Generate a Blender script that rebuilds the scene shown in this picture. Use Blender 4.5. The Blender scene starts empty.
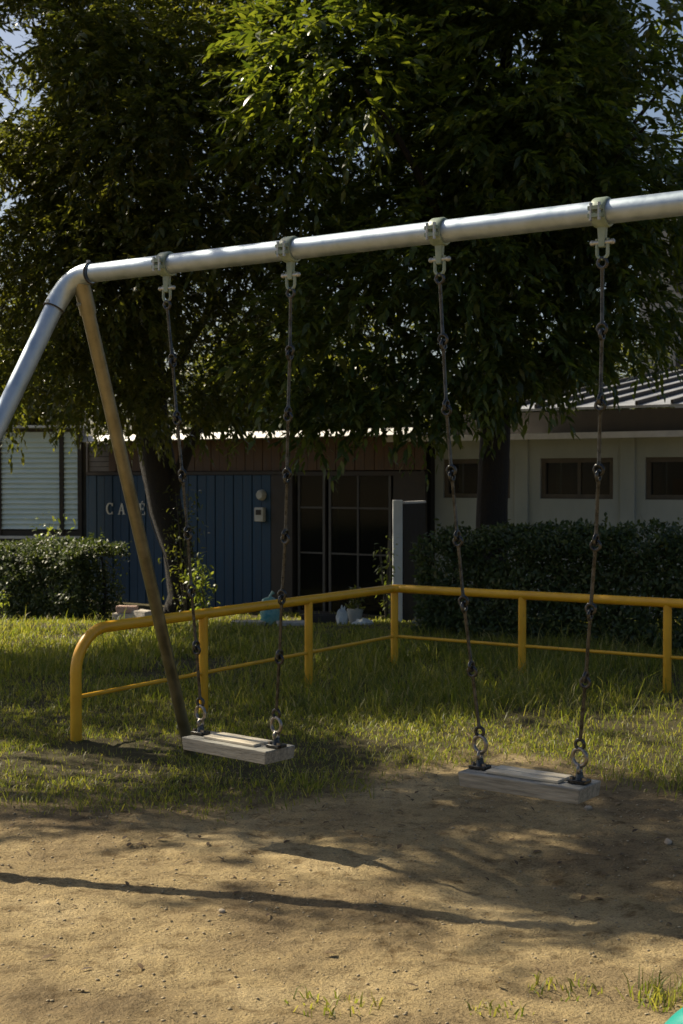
import bpy, math, random
import numpy as np
from mathutils import Vector, Matrix, Euler

random.seed(7)
rng = np.random.default_rng(11)
SC = bpy.context.scene
COL = SC.collection
R = math.radians

# ------------------------------------------------------------------ camera
F = 1350.0
EYE = 1.383
PITCH = math.atan(32 / F)
cam_data = bpy.data.cameras.new("camera")
cam = bpy.data.objects.new("camera", cam_data)
COL.objects.link(cam)
cam.location = (0, 0, EYE)
cam.rotation_euler = (math.pi / 2 - PITCH, 0, 0)
cam_data.sensor_fit = 'VERTICAL'
cam_data.sensor_height = 36
cam_data.lens = F / 1024 * 36
cam_data.clip_start = 0.05
cam_data.clip_end = 2000
cam_data.dof.use_dof = True
cam_data.dof.focus_distance = 5.0
cam_data.dof.aperture_fstop = 8.0
SC.camera = cam
CP, SP = math.cos(PITCH), math.sin(PITCH)


def ray(px, py):
    x, y = (px - 341.5) / F, (512 - py) / F
    return Vector((x, CP + y * SP, -SP + y * CP))


def at(px, py, Y):
    d = ray(px, py)
    return Vector((0, 0, EYE)) + d * (Y / d.y)


def gz(y):
    t = np.clip((np.asarray(y, float) - 12) / 6, 0, 1)
    return -0.40 * t * t * (3 - 2 * t)


# ------------------------------------------------------------------ noise
_lat = rng.random((256, 256))


def vnoise(x, y):
    x = np.asarray(x, float); y = np.asarray(y, float)
    xi = np.floor(x).astype(int); yi = np.floor(y).astype(int)
    fx = x - xi; fy = y - yi
    fx = fx * fx * (3 - 2 * fx); fy = fy * fy * (3 - 2 * fy)
    a = _lat[xi % 256, yi % 256]; b = _lat[(xi + 1) % 256, yi % 256]
    c = _lat[xi % 256, (yi + 1) % 256]; d = _lat[(xi + 1) % 256, (yi + 1) % 256]
    return (a * (1 - fx) + b * fx) * (1 - fy) + (c * (1 - fx) + d * fx) * fy


def fbm(x, y, octv=4):
    s = 0; a = 0.5; tot = 0
    for k in range(octv):
        s = s + a * vnoise(np.asarray(x) * 2 ** k + 17.3 * k, np.asarray(y) * 2 ** k + 5.1 * k)
        tot += a; a *= 0.5
    return s / tot


# ------------------------------------------------------------------ materials
def new_mat(name):
    m = bpy.data.materials.new(name)
    m.use_nodes = True
    nt = m.node_tree
    b = nt.nodes["Principled BSDF"]
    return m, nt, b


def ramp(nt, fac, stops):
    r = nt.nodes.new("ShaderNodeValToRGB")
    while len(r.color_ramp.elements) > 1:
        r.color_ramp.elements.remove(r.color_ramp.elements[-1])
    r.color_ramp.elements[0].position = stops[0][0]
    r.color_ramp.elements[0].color = (*stops[0][1], 1)
    for p, c in stops[1:]:
        e = r.color_ramp.elements.new(p); e.color = (*c, 1)
    nt.links.new(fac, r.inputs[0])
    return r.outputs[0]


def noise_node(nt, scale, detail=6, stretch=None, rough=0.6, turn=0):
    n = nt.nodes.new("ShaderNodeTexNoise")
    n.inputs["Scale"].default_value = scale
    n.inputs["Detail"].default_value = detail
    n.inputs["Roughness"].default_value = rough
    tc = nt.nodes.new("ShaderNodeTexCoord")
    mp = nt.nodes.new("ShaderNodeMapping")
    if stretch and len(stretch) == 3: mp.inputs["Scale"].default_value = stretch
    src = tc.outputs["Object"]
    if stretch and len(stretch) == 4:
        mp.inputs["Scale"].default_value = stretch[:3]
        m0 = nt.nodes.new("ShaderNodeMapping"); m0.inputs["Rotation"].default_value = (0, 0, stretch[3])
        nt.links.new(src, m0.inputs[0]); src = m0.outputs[0]
    nt.links.new(src, mp.inputs[0])
    nt.links.new(mp.outputs[0], n.inputs["Vector"])
    return n.outputs["Fac"]


def bump(nt, b, fac, strength=0.3, dist=0.01):
    bp = nt.nodes.new("ShaderNodeBump")
    bp.inputs["Strength"].default_value = strength
    bp.inputs["Distance"].default_value = dist
    nt.links.new(fac, bp.inputs["Height"])
    nt.links.new(bp.outputs[0], b.inputs["Normal"])


def pm(name, c1, c2, scale=8, rough=0.6, metal=0.0, stretch=None, bs=0.2, bd=0.004, chips=None, spec=0.5, lo=0.35, hi=0.7):
    m, nt, b = new_mat(name)
    f = noise_node(nt, scale, 7, stretch)
    col = ramp(nt, f, [(lo, c1), (hi, c2)])
    if chips:
        f2 = noise_node(nt, chips[1], 9, None, 0.7)
        msk = ramp(nt, f2, [(chips[2], (0, 0, 0)), (chips[2] + 0.03, (1, 1, 1))])
        mx = nt.nodes.new("ShaderNodeMix"); mx.data_type = 'RGBA'
        nt.links.new(msk, mx.inputs[0]); nt.links.new(col, mx.inputs[6])
        mx.inputs[7].default_value = (*chips[0], 1)
        col = mx.outputs[2]
    nt.links.new(col, b.inputs["Base Color"])
    b.inputs["Metallic"].default_value = metal
    rr = ramp(nt, f, [(0.3, (rough * 0.8,) * 3), (0.75, (min(1, rough * 1.25),) * 3)])
    nt.links.new(rr, b.inputs["Roughness"])
    b.inputs["Specular IOR Level"].default_value = spec
    if bs: bump(nt, b, noise_node(nt, scale * 4, 8, stretch), bs, bd)
    return m


def leaf_mat(name, stops, trans, tfac=0.4, rough=0.45):
    m, nt, b = new_mat(name)
    g = nt.nodes.new("ShaderNodeNewGeometry")
    col = ramp(nt, g.outputs["Random Per Island"], stops)
    nt.links.new(col, b.inputs["Base Color"])
    b.inputs["Roughness"].default_value = rough
    t = nt.nodes.new("ShaderNodeBsdfTranslucent")
    tcol = ramp(nt, g.outputs["Random Per Island"], [(0, trans[0]), (1, trans[1])])
    nt.links.new(tcol, t.inputs[0])
    mx = nt.nodes.new("ShaderNodeMixShader")
    mx.inputs[0].default_value = tfac
    nt.links.new(b.outputs[0], mx.inputs[1]); nt.links.new(t.outputs[0], mx.inputs[2])
    nt.links.new(mx.outputs[0], nt.nodes["Material Output"].inputs[0])
    return m


M = {}
M['steel'] = pm("silver_steel", (.33, .395, .46), (.46, .53, .60), 14, .50, .9, None, .12, .002, ((.22, .17, .12), 30, .66))  # bluish tint paints the sky's reflection into the base colour
M['leg'] = pm('ground_tinted_steel', (.22, .195, .125), (.34, .305, .21), 12, .42, .85, None, .12, .002, ((.16, .11, .07), 28, .66))  # same pipe metal, warm reflection of the dirt painted into its base colour
M['elbow'] = pm("cast_aluminium", (.36, .42, .47), (.48, .54, .59), 20, .42, .85, None, .2, .002)
M['chain'] = pm("dull_iron", (.028, .029, .030), (.095, .096, .096), 45, .28, .85, None, .3, .001, ((.05, .035, .025), 80, .70))
M['ring'] = pm("worn_iron", (.17, .155, .14), (.34, .32, .30), 70, .34, .9, None, .3, .001)
M['mint'] = pm("mint_paint", (.15, .20, .15), (.26, .31, .24), 22, .5, 0, None, .3, .002, ((.16, .09, .05), 38, .63))
M['zinc'] = pm("zinc_bolt", (.30, .31, .30), (.46, .46, .43), 60, .4, .7)
M['yellow'] = pm("yellow_paint", (.64, .32, .012), (.80, .43, .022), 5, .42, 0, None, .15, .002, ((.20, .10, .04), 30, .67), .5)
M['seat'] = pm("weathered_wood", (.15, .148, .132), (.36, .35, .31), 7, .8, 0, (1, 12, 12, R(38)), .8, .005, ((.05, .045, .04), 14, .66))
M['seattop'] = pm("worn_board", (.40, .35, .26), (.70, .63, .50), 8, .6, 0, (1, 16, 16, R(38)), .4, .002)
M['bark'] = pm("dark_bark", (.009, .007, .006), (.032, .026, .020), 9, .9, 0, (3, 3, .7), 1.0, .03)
M['twig'] = pm("pale_vine", (.07, .06, .04), (.12, .10, .07), 20, .8, 0)
M['bluewood'] = pm("blue_planks", (.0035, .031, .070), (.005, .048, .104), 6, .6, 0, (6, 6, .6), .35, .004, ((.03, .035, .04), 16, .68))
M['brownwood'] = pm("brown_boards", (.065, .036, .018), (.12, .068, .034), 6, .7, 0, (5, 5, .8), .3, .004)
M['darkwood'] = pm("dark_timber", (.025, .02, .016), (.05, .04, .032), 10, .7, 0)
M['greywood'] = pm("grey_siding", (.10, .095, .09), (.17, .16, .15), 8, .7, 0)
M['greybrown'] = pm('grey_brown_boards', (.05, .042, .034), (.085, .072, .058), 5, .75)
M['mullion'] = pm("grey_glazing_bar", (.05, .047, .045), (.09, .085, .08), 10, .6, 0)
M['white'] = pm("white_render", (.31, .345, .345), (.43, .46, .46), 1.6, .8, 0, (1, 1, .5), .3, .003, ((.34, .35, .33), 3.1, .66))
M['whitepost'] = pm("white_post_paint", (.66, .70, .72), (.8, .82, .83), 6, .6, 0)
M['shutter'] = pm("pale_blue_slats", (.62, .74, .75), (.74, .84, .84), 3, .42, 0, (1, 1, 3), .1, .002)
M['roof'] = pm("pale_metal_roof", (.5, .52, .54), (.66, .68, .69), 4, .4, .4)
M['gutter'] = pm("pale_gutter", (.5, .49, .48), (.66, .65, .64), 5, .5, 0)
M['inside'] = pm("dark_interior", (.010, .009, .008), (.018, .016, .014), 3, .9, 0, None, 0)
M['orange'] = pm("orange_wood", (.34, .15, .05), (.45, .21, .07), 6, .7, 0)
M['lettering'] = pm("cream_letters", (.72, .70, .62), (.8, .78, .7), 30, .6, 0)
M['stone'] = pm("pale_stone", (.34, .31, .27), (.55, .50, .44), 14, .85, 0, None, .5, .008)
M['wframe'] = pm('brown_window_frame', (.075, .062, .05), (.12, .10, .08), 8, .6)
M['room'] = pm('dim_room', (.12, .11, .095), (.20, .18, .15), 1.5, .9, 0, None, 0)
M['ribbed'] = pm('weathered_metal_roof', (.26, .27, .28), (.38, .39, .40), 2.5, .5, .3, (1, 1, 1))
M['grit'] = pm('sandy_pebble', (.26, .21, .15), (.42, .35, .26), 40, .9)
M['brick'] = pm("pink_brick", (.40, .26, .21), (.55, .40, .33), 18, .85, 0, None, .5, .006)
M['teal'] = pm("teal_paint", (.014, .25, .21), (.02, .31, .26), 7, .42, 0, None, .2, .003, ((.10, .12, .11), 20, .70))
M['pot'] = pm("pale_pot", (.42, .42, .38), (.55, .54, .5), 12, .7, 0)
M['soil'] = pm("potting_soil", (.03, .02, .013), (.06, .045, .03), 40, .95, 0)
M['cloth'] = pm("white_plastic", (.62, .64, .62), (.75, .76, .74), 9, .5, 0)
M['farwall'] = pm("far_beige_wall", (.30, .28, .25), (.40, .37, .33), 1.5, .85, 0)
M['tealbag'] = pm("teal_plastic", (.04, .25, .29), (.38, .54, .40), 6, .3, 0, (1, 1, 1.2))

g_, nt, b_ = new_mat("window_glass")
b_.inputs["Base Color"].default_value = (.012, .013, .012, 1)
b_.inputs["Roughness"].default_value = .12; b_.inputs["Specular IOR Level"].default_value = .22
tr = nt.nodes.new("ShaderNodeBsdfTransparent")
tr.inputs[0].default_value = (.75, .78, .76, 1)
mx = nt.nodes.new("ShaderNodeMixShader"); mx.inputs[0].default_value = .5
nt.links.new(b_.outputs[0], mx.inputs[1]); nt.links.new(tr.outputs[0], mx.inputs[2])
nt.links.new(mx.outputs[0], nt.nodes["Material Output"].inputs[0])
M['glass'] = g_

LEAF_R = leaf_mat("long_leaf", [(0, (.022, .043, .016)), (.5, (.038, .066, .022)), (.85, (.062, .092, .028)), (1, (.10, .115, .036))],
                  ((.09, .14, .010), (.34, .38, .025)), .42, .36)
LEAF_L = leaf_mat("broad_leaf", [(0, (.028, .048, .018)), (.6, (.050, .074, .026)), (1, (.10, .10, .036))],
                  ((.12, .15, .014), (.30, .30, .03)), .44, .32)
LEAF_H = leaf_mat("hedge_leaf", [(0, (.030, .048, .016)), (.6, (.056, .080, .024)), (.93, (.10, .13, .036)), (1, (.18, .16, .06))],
                  ((.08, .13, .02), (.17, .20, .03)), .3, .5)
LEAF_S = leaf_mat("sapling_leaf", [(0, (.06, .10, .02)), (1, (.14, .17, .03))], ((.25, .33, .03), (.40, .44, .05)), .45, .4)
GRASS = leaf_mat("grass_blade", [(0, (.045, .066, .013)), (.40, (.105, .13, .022)), (.70, (.20, .20, .034)), (.90, (.34, .28, .08)), (1, (.46, .37, .18))],
                 ((.22, .30, .018), (.48, .44, .06)), .48, .5)
LITTER = leaf_mat("dry_leaf", [(0, (.05, .032, .018)), (.6, (.12, .075, .035)), (1, (.26, .19, .10))], ((.1, .06, .02), (.2, .14, .05)), .15, .8)


# ------------------------------------------------------------------ mesh helpers
def link(o, parent=None):
    COL.objects.link(o)
    if parent is not None: o.parent = parent
    return o


def origin_of(parent):
    v = Vector((0, 0, 0))
    while parent is not None:
        v += parent.location; parent = parent.parent
    return v


def thing(name, label, cat, loc, group=None):
    o = bpy.data.objects.new(name, None)
    o.empty_display_size = .2
    link(o); o.location = loc
    return tag(o, label, cat, group)


def tag(o, label, cat, group=None, kind=None):
    if label: o["label"] = label
    if cat: o["category"] = cat
    if group: o["group"] = group
    if kind: o["kind"] = kind
    return o


class MB:
    """collects geometry in world coordinates, builds ONE mesh object"""
    def __init__(s): s.v = []; s.f = []

    def add(s, vs, fs):
        n = len(s.v)
        s.v += [Vector(v) for v in vs]
        s.f += [tuple(i + n for i in f) for f in fs]
        return s

    def box(s, c, size, mat=None):
        c = Vector(c); hx, hy, hz = size[0] / 2, size[1] / 2, size[2] / 2
        vs = [Vector((x, y, z)) for z in (-hz, hz) for y in (-hy, hy) for x in (-hx, hx)]
        if mat is not None: vs = [mat @ v for v in vs]
        return s.add([c + v for v in vs], [(0, 2, 3, 1), (4, 5, 7, 6), (0, 1, 5, 4), (2, 6, 7, 3), (0, 4, 6, 2), (1, 3, 7, 5)])

    def tube(s, pts, r, seg=12, caps=True):
        pts = [Vector(p) for p in pts]
        n = len(pts)
        rs = r if isinstance(r, (list, tuple)) else [r] * n
        tang = []
        for i in range(n):
            a = pts[max(0, i - 1)]; b = pts[min(n - 1, i + 1)]
            tang.append((b - a).normalized())
        ref = Vector((0, 0, 1)) if abs(tang[0].z) < .9 else Vector((1, 0, 0))
        nx = tang[0].cross(ref).normalized()
        vs = []; fs = []
        for i in range(n):
            nx = (nx - tang[i] * nx.dot(tang[i])).normalized()
            ny = tang[i].cross(nx)
            for k in range(seg):
                a = 2 * math.pi * k / seg
                vs.append(pts[i] + (nx * math.cos(a) + ny * math.sin(a)) * rs[i])
        for i in range(n - 1):
            for k in range(seg):
                k2 = (k + 1) % seg
                fs.append((i * seg + k, i * seg + k2, (i + 1) * seg + k2, (i + 1) * seg + k))
        if caps:
            fs.append(tuple(range(seg))[::-1])
            fs.append(tuple((n - 1) * seg + k for k in range(seg)))
        return s.add(vs, fs)

    def torus(s, c, ax, R_, r, seg=20, ring=8, stretch=None):
        c = Vector(c); ax = Vector(ax).normalized()
        ref = Vector((0, 0, 1)) if abs(ax.z) < .9 else Vector((1, 0, 0))
        e1 = ax.cross(ref).normalized(); e2 = ax.cross(e1)
        vs = []; fs = []
        for i in range(seg):
            a = 2 * math.pi * i / seg
            d = e1 * math.cos(a) + e2 * math.sin(a)
            for k in range(ring):
                b = 2 * math.pi * k / ring
                vs.append(c + d * (R_ + r * math.cos(b)) + ax * (r * math.sin(b)))
        for i in range(seg):
            for k in range(ring):
                i2 = (i + 1) % seg; k2 = (k + 1) % ring
                fs.append((i * ring + k, i2 * ring + k, i2 * ring + k2, i * ring + k2))
        return s.add(vs, fs)

    def prism(s, poly, fr, b0, b1):
        """poly: list of (a,h) in a facade frame, extruded between b0 and b1"""
        n = len(poly)
        vs = [fr(a, b0, h) for a, h in poly] + [fr(a, b1, h) for a, h in poly]
        fs = [tuple(range(n)), tuple(range(2 * n - 1, n - 1, -1))]
        for i in range(n):
            j = (i + 1) % n
            fs.append((i, i + n, j + n, j))
        return s.add(vs, fs)

    def build(s, name, mat, parent=None, smooth=None, bevel=None):
        o0 = origin_of(parent)
        me = bpy.data.meshes.new(name)
        me.from_pydata([tuple(v - o0) for v in s.v], [], s.f)
        me.materials.append(mat)
        import bmesh
        bm = bmesh.new(); bm.from_mesh(me)
        bmesh.ops.recalc_face_normals(bm, faces=bm.faces)
        bm.to_mesh(me); bm.free()
        if smooth:
            me.shade_smooth(); me.set_sharp_from_angle(angle=R(smooth))
        o = link(bpy.data.objects.new(name, me), parent)
        if bevel:
            bv = o.modifiers.new("bevel", 'BEVEL'); bv.width = bevel; bv.segments = 2; bv.limit_method = 'ANGLE'
        return o


def np_mesh(name, V, faces, mat, parent=None, smooth=False):
    """V (n,3) array; faces: list of int arrays (m,k)"""
    o0 = np.array(origin_of(parent))
    me = bpy.data.meshes.new(name)
    V = np.asarray(V, np.float32) - o0.astype(np.float32)
    me.vertices.add(len(V)); me.vertices.foreach_set("co", V.ravel())
    idx = np.concatenate([f.ravel() for f in faces]).astype(np.int32)
    tot = np.concatenate([np.full(len(f), f.shape[1], np.int32) for f in faces])
    st = np.concatenate([[0], np.cumsum(tot)[:-1]]).astype(np.int32)
    me.loops.add(len(idx)); me.loops.foreach_set("vertex_index", idx)
    me.polygons.add(len(tot)); me.polygons.foreach_set("loop_start", st)
    me.polygons.foreach_set("loop_total", tot)
    if smooth: me.polygons.foreach_set("use_smooth", np.ones(len(tot), bool))
    me.update(calc_edges=True)
    me.materials.append(mat)
    return link(bpy.data.objects.new(name, me), parent)


def unit(a): return a / np.maximum(np.linalg.norm(a, axis=-1, keepdims=True), 1e-9)


def leaves(P, D, N, L, W, droop=.2, fold=.15):
    """six-vertex leaves -> verts, faces"""
    D = unit(D); S = unit(np.cross(D, N)); N = np.cross(S, D)
    L = L[:, None]; W = W[:, None]
    g = np.array([0, 0, -1.0])
    V = np.empty((len(P), 6, 3))
    V[:, 0] = P
    c1 = P + D * L * .33 + g * L * droop * .10
    c2 = P + D * L * .70 + g * L * droop * .45
    V[:, 1] = c1 - S * W * .5 + N * W * fold; V[:, 2] = c1 + S * W * .5 + N * W * fold
    V[:, 3] = c2 - S * W * .36 + N * W * fold; V[:, 4] = c2 + S * W * .36 + N * W * fold
    V[:, 5] = P + D * L + g * L * droop
    b = (np.arange(len(P)) * 6)[:, None]
    t = np.concatenate([b + np.array([[0, 2, 1]]), b + np.array([[3, 4, 5]])])
    q = b + np.array([[1, 2, 4, 3]])
    return V.reshape(-1, 3), [t, q]


def rdir(n):
    return unit(rng.normal(size=(n, 3)))


# ------------------------------------------------------------------ world, sun
TOSUN = Vector((-.9, .65, 1.0)).normalized()
w = bpy.data.worlds.new("World"); SC.world = w; w.use_nodes = True
wn = w.node_tree
sky = wn.nodes.new("ShaderNodeTexSky"); sky.sky_type = 'NISHITA'
sky.sun_disc = False
sky.sun_elevation = math.asin(TOSUN.z)
sky.sun_rotation = math.atan2(TOSUN.x, TOSUN.y)
sky.air_density = 1.0; sky.dust_density = 2.5; sky.ozone_density = 1.2
wn.links.new(sky.outputs[0], wn.nodes["Background"].inputs[0])
wn.nodes["Background"].inputs[1].default_value = .058
sl = bpy.data.lights.new("sun", 'SUN'); sl.energy = 5.0; sl.angle = R(.5); sl.color = (1, .88, .67)
so = bpy.data.objects.new("sun", sl); link(so)
so.rotation_euler = TOSUN.to_track_quat('Z', 'Y').to_euler()
so.location = TOSUN * 40
SC.view_settings.view_transform = 'Standard'
SC.view_settings.look = 'None'
SC.view_settings.gamma = 1
SC.view_settings.exposure = .78
SC.cycles.max_bounces = 6
SC.cycles.transparent_max_bounces = 8

# ------------------------------------------------------------------ ground
def grass_mask(x, y):
    """0 bare dirt .. 1 grass"""
    edge = 5.72 + .35 * (fbm(np.asarray(x) * 1.3 + 3, np.asarray(y) * .4 + 9, 3) - .5) * 2
    edge = edge + 1.2 * np.exp(-((np.asarray(x) - .75) / .62) ** 2)      # the scuffed patch under the right swing
    n = (fbm(np.asarray(x) * 5, np.asarray(y) * 5, 3) - .5) * .55
    return np.clip((np.asarray(y) - edge + n) / .6 + .5, 0, 1)


xs = np.unique(np.concatenate([np.linspace(-600, -40, 8), np.linspace(-40, -6, 18), np.linspace(-6, -2.6, 30), np.arange(-2.6, 2.6, .022), np.linspace(2.6, 6, 30), np.linspace(6, 40, 18), np.linspace(40, 600, 8)]))
ys = np.unique(np.concatenate([np.linspace(-300, -10, 6), np.linspace(-10, 2.4, 16), np.arange(2.4, 7.4, .022), np.linspace(7.4, 24, 90), np.linspace(24, 60, 12), np.linspace(60, 1200, 8)]))
X, Y = np.meshgrid(xs, ys)
amp = np.clip((Y - 2) / .4, 0, 1) * np.clip((9 - Y) / 2, 0, 1) * np.clip((3.2 - abs(X)) / .6, 0, 1)
Z = gz(Y) + amp * (.016 * (fbm(X * 1.6, Y * 1.6, 3) - .5) + .016 * (fbm(X * 7 + 4, Y * 7, 3) - .5) + .011 * (fbm(X * 26, Y * 26 + 8, 2) - .5))
Z = Z - amp * .035 * np.exp(-(((X - .62) / .35) ** 2 + ((Y - 4.6) / .5) ** 2)) - amp * .02 * np.exp(-(((X + .4) / .35) ** 2 + ((Y - 5.3) / .5) ** 2))


rd = np.random.default_rng(77)
near = (X > -2.6) & (X < 2.6) & (Y > 2.4) & (Y < 7.0)
dent = np.zeros_like(Z)
for k in range(260):
    cx_, cy_ = rd.uniform(-2.4, 2.4), rd.uniform(2.6, 6.6); ang = rd.uniform(0, 3.14)
    la_, lb_ = rd.uniform(.05, .16), rd.uniform(.035, .07); dp = rd.uniform(.004, .016) * rd.choice([1, 1, -.6])
    xx_ = (X - cx_) * math.cos(ang) + (Y - cy_) * math.sin(ang); yy_ = -(X - cx_) * math.sin(ang) + (Y - cy_) * math.cos(ang)
    q_ = (xx_ / la_) ** 2 + (yy_ / lb_) ** 2
    dent -= dp * (np.exp(-q_ ** 2) - .35 * np.exp(-(q_ - 1.7) ** 2 * 2))
Z = Z + amp * np.where(near, dent * .42, 0)


def ground_z(x, y):
    i = np.clip(np.searchsorted(ys, y) - 1, 0, len(ys) - 2); j = np.clip(np.searchsorted(xs, x) - 1, 0, len(xs) - 2)
    fy = (y - ys[i]) / (ys[i + 1] - ys[i]); fx = (x - xs[j]) / (xs[j + 1] - xs[j])
    return Z[i, j] * (1 - fx) * (1 - fy) + Z[i, j + 1] * fx * (1 - fy) + Z[i + 1, j] * (1 - fx) * fy + Z[i + 1, j + 1] * fx * fy


nx_, ny_ = len(xs), len(ys)
I = (np.arange(ny_ - 1)[:, None] * nx_ + np.arange(nx_ - 1)[None]).ravel()
quads = np.stack([I, I + 1, I + nx_ + 1, I + nx_], 1)
mg, nt, b = new_mat("dirt_and_soil")
a_ = nt.nodes.new("ShaderNodeAttribute"); a_.attribute_name = "turf"
n1 = noise_node(nt, 1.3, 5); n2 = noise_node(nt, 11, 8, None, .7); n3 = noise_node(nt, 120, 4, None, .7)
dirt = ramp(nt, n1, [(.38, (.24, .178, .096)), (.53, (.42, .32, .165)), (.68, (.55, .43, .24))])
d2 = ramp(nt, n2, [(.32, (.44, .39, .32)), (.48, (1, 1, 1)), (.70, (1.2, 1.17, 1.1))])
d3 = ramp(nt, n3, [(.32, (.38, .36, .33)), (.46, (.92, .92, .92)), (.60, (1, 1, 1)), (.70, (1.5, 1.48, 1.42))])


def mulc(nt, c1, c2):
    q = nt.nodes.new("ShaderNodeMix"); q.data_type = 'RGBA'; q.blend_type = 'MULTIPLY'; q.inputs[0].default_value = 1
    nt.links.new(c1, q.inputs[6]); nt.links.new(c2, q.inputs[7]); return q.outputs[2]


dcol = mulc(nt, mulc(nt, dirt, d2), d3)
soil = ramp(nt, n2, [(.3, (.050, .043, .020)), (.7, (.115, .098, .045))])
q = nt.nodes.new("ShaderNodeMix"); q.data_type = 'RGBA'
nt.links.new(a_.outputs["Fac"], q.inputs[0]); nt.links.new(dcol, q.inputs[6]); nt.links.new(soil, q.inputs[7])
nt.links.new(q.outputs[2], b.inputs["Base Color"])
b.inputs["Roughness"].default_value = .95; b.inputs["Specular IOR Level"].default_value = .2
ad = nt.nodes.new("ShaderNodeMath"); ad.operation = 'ADD'
ml = nt.nodes.new("ShaderNodeMath"); ml.operation = 'MULTIPLY'; ml.inputs[1].default_value = .35
nt.links.new(n3, ml.inputs[0]); nt.links.new(ml.outputs[0], ad.inputs[0]); nt.links.new(n2, ad.inputs[1])
bump(nt, b, ad.outputs[0], 1.0, .05)
gr = np_mesh("ground", np.stack([X, Y, Z], -1).reshape(-1, 3), [quads], mg, None, True)
gr["kind"] = "structure"
att = gr.data.attributes.new("turf", 'FLOAT', 'POINT')
att.data.foreach_set("value", grass_mask(X, Y).astype(np.float32).ravel())


# ------------------------------------------------------------------ grass
def blades(x, y, h, wd, lean, seed_z=None):
    n = len(x)
    z = ground_z(x, y) - .005
    P = np.stack([x, y, z], 1)
    a = rng.random(n) * 2 * np.pi
    S = np.stack([np.cos(a), np.sin(a), np.zeros(n)], 1)
    la = rng.random(n) * 2 * np.pi
    Ld = np.stack([np.cos(la), np.sin(la), np.zeros(n)], 1) * (lean * rng.random(n) ** .7)[:, None]
    up = np.array([0, 0, 1.0])
    V = np.empty((n, 5, 3)); h = h[:, None]; wd = wd[:, None]
    V[:, 0] = P - S * wd * .5; V[:, 1] = P + S * wd * .5
    m = P + (up * .6 + Ld * .35) * h
    V[:, 2] = m - S * wd * .38; V[:, 3] = m + S * wd * .38
    V[:, 4] = P + (up * (1 - .25 * np.linalg.norm(Ld, axis=1)[:, None]) + Ld) * h
    bb = (np.arange(n) * 5)[:, None]
    return V.reshape(-1, 3), [bb + np.array([[0, 1, 3, 2]]), bb + np.array([[2, 3, 4]])]


def grass_points(n, y0, y1):
    y = y0 + (y1 - y0) * rng.random(n)
    x = (rng.random(n) * 2 - 1) * (.27 * y + .9)
    return x, y


gx, gy, ghs, gws = [], [], [], []
for n, per, y0, y1 in ((4200, 15, 5.4, 9), (3400, 15, 9, 12.5), (1900, 14, 12.5, 18)):
    cx, cy = grass_points(n, y0, y1)
    dn_ = fbm(cx * .9 + 40, cy * .9, 4); tl_ = fbm(cx * .7 + 9, cy * .7 + 2, 3)
    keep = rng.random(n) < grass_mask(cx, cy) * np.clip((dn_ - .34) * 6.0, .22, 1)
    cx, cy, tl_ = cx[keep], cy[keep], tl_[keep]
    hh_ = (.045 + .15 * np.clip((tl_ - .36) * 2.6, 0, 1)) * (.55 + .9 * rng.random(len(cx)) ** 1.5)
    hh_ *= np.clip((cy - 5.1) / 1.0, .4, 1) * (1 - .45 * np.clip((cy - 11.5) / 3, 0, 1))
    rr_ = .05 + .05 * rng.random(len(cx))
    gx.append(np.repeat(cx, per) + rng.normal(size=len(cx) * per) * np.repeat(rr_, per))
    gy.append(np.repeat(cy, per) + rng.normal(size=len(cx) * per) * np.repeat(rr_, per))
    ghs.append(np.repeat(hh_, per) * (.4 + .75 * rng.random(len(cx) * per)) * np.where(rng.random(len(cx) * per) < .06, 1.8, 1))
    # short ground cover between the tufts
    cx, cy = grass_points(n * 9, y0, y1)
    keep = rng.random(len(cx)) < grass_mask(cx, cy) * np.clip((fbm(cx * 1.7 + 4, cy * 1.7 + 60, 3) - .30) * 3.5, .05, 1)
    gx.append(cx[keep]); gy.append(cy[keep]); ghs.append(.02 + .035 * rng.random(keep.sum()))
gx = np.concatenate(gx); gy = np.concatenate(gy); gh = np.concatenate(ghs) * .88
gw = (.003 + .0035 * rng.random(len(gx))) * (1 + .12 * np.clip(gy - 7, 0, 9))
V_, F_ = blades(gx, gy, gh, gw, 1.25)
tag(np_mesh("grass", V_, F_, GRASS), "rough yellow green grass growing between the dirt and the hedge", "grass", None, "stuff")

def tuft(cx, cy, n, rad, h, label):
    a = rng.random(n) * 6.283; r = rad * np.sqrt(rng.random(n))
    x = cx + r * np.cos(a) * 1.5; y = cy + r * np.sin(a)
    V, Fc = blades(x, y, h * (.4 + .8 * rng.random(n)), .003 + .004 * rng.random(n), 1.3)
    t = thing("grass_tuft", label, "grass tuft", (cx, cy, float(ground_z(np.array([cx]), np.array([cy]))[0])), "grass tufts on the bare dirt")
    np_mesh("blades", V, Fc, GRASS, t)


def gpt(px, py):
    d = ray(px, py); t = -EYE / d.z
    return d.x * t, d.y * t


for px, py, n, rad, h, lb in (
        (672, 1000, 120, .09, .075, "largest grass tuft on the dirt, beside the teal edge at the bottom right"),
        (330, 1006, 70, .09, .045, "low sparse grass tuft at the bottom centre of the dirt"),
        (565, 990, 60, .07, .04, "small grass tuft on the dirt left of the largest tuft"),
        (500, 1012, 40, .06, .035, "tiny thin grass tuft near the bottom edge, between the small and the low sparse tufts")):
    tuft(*gpt(px, py), n, rad, h, lb)

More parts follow.
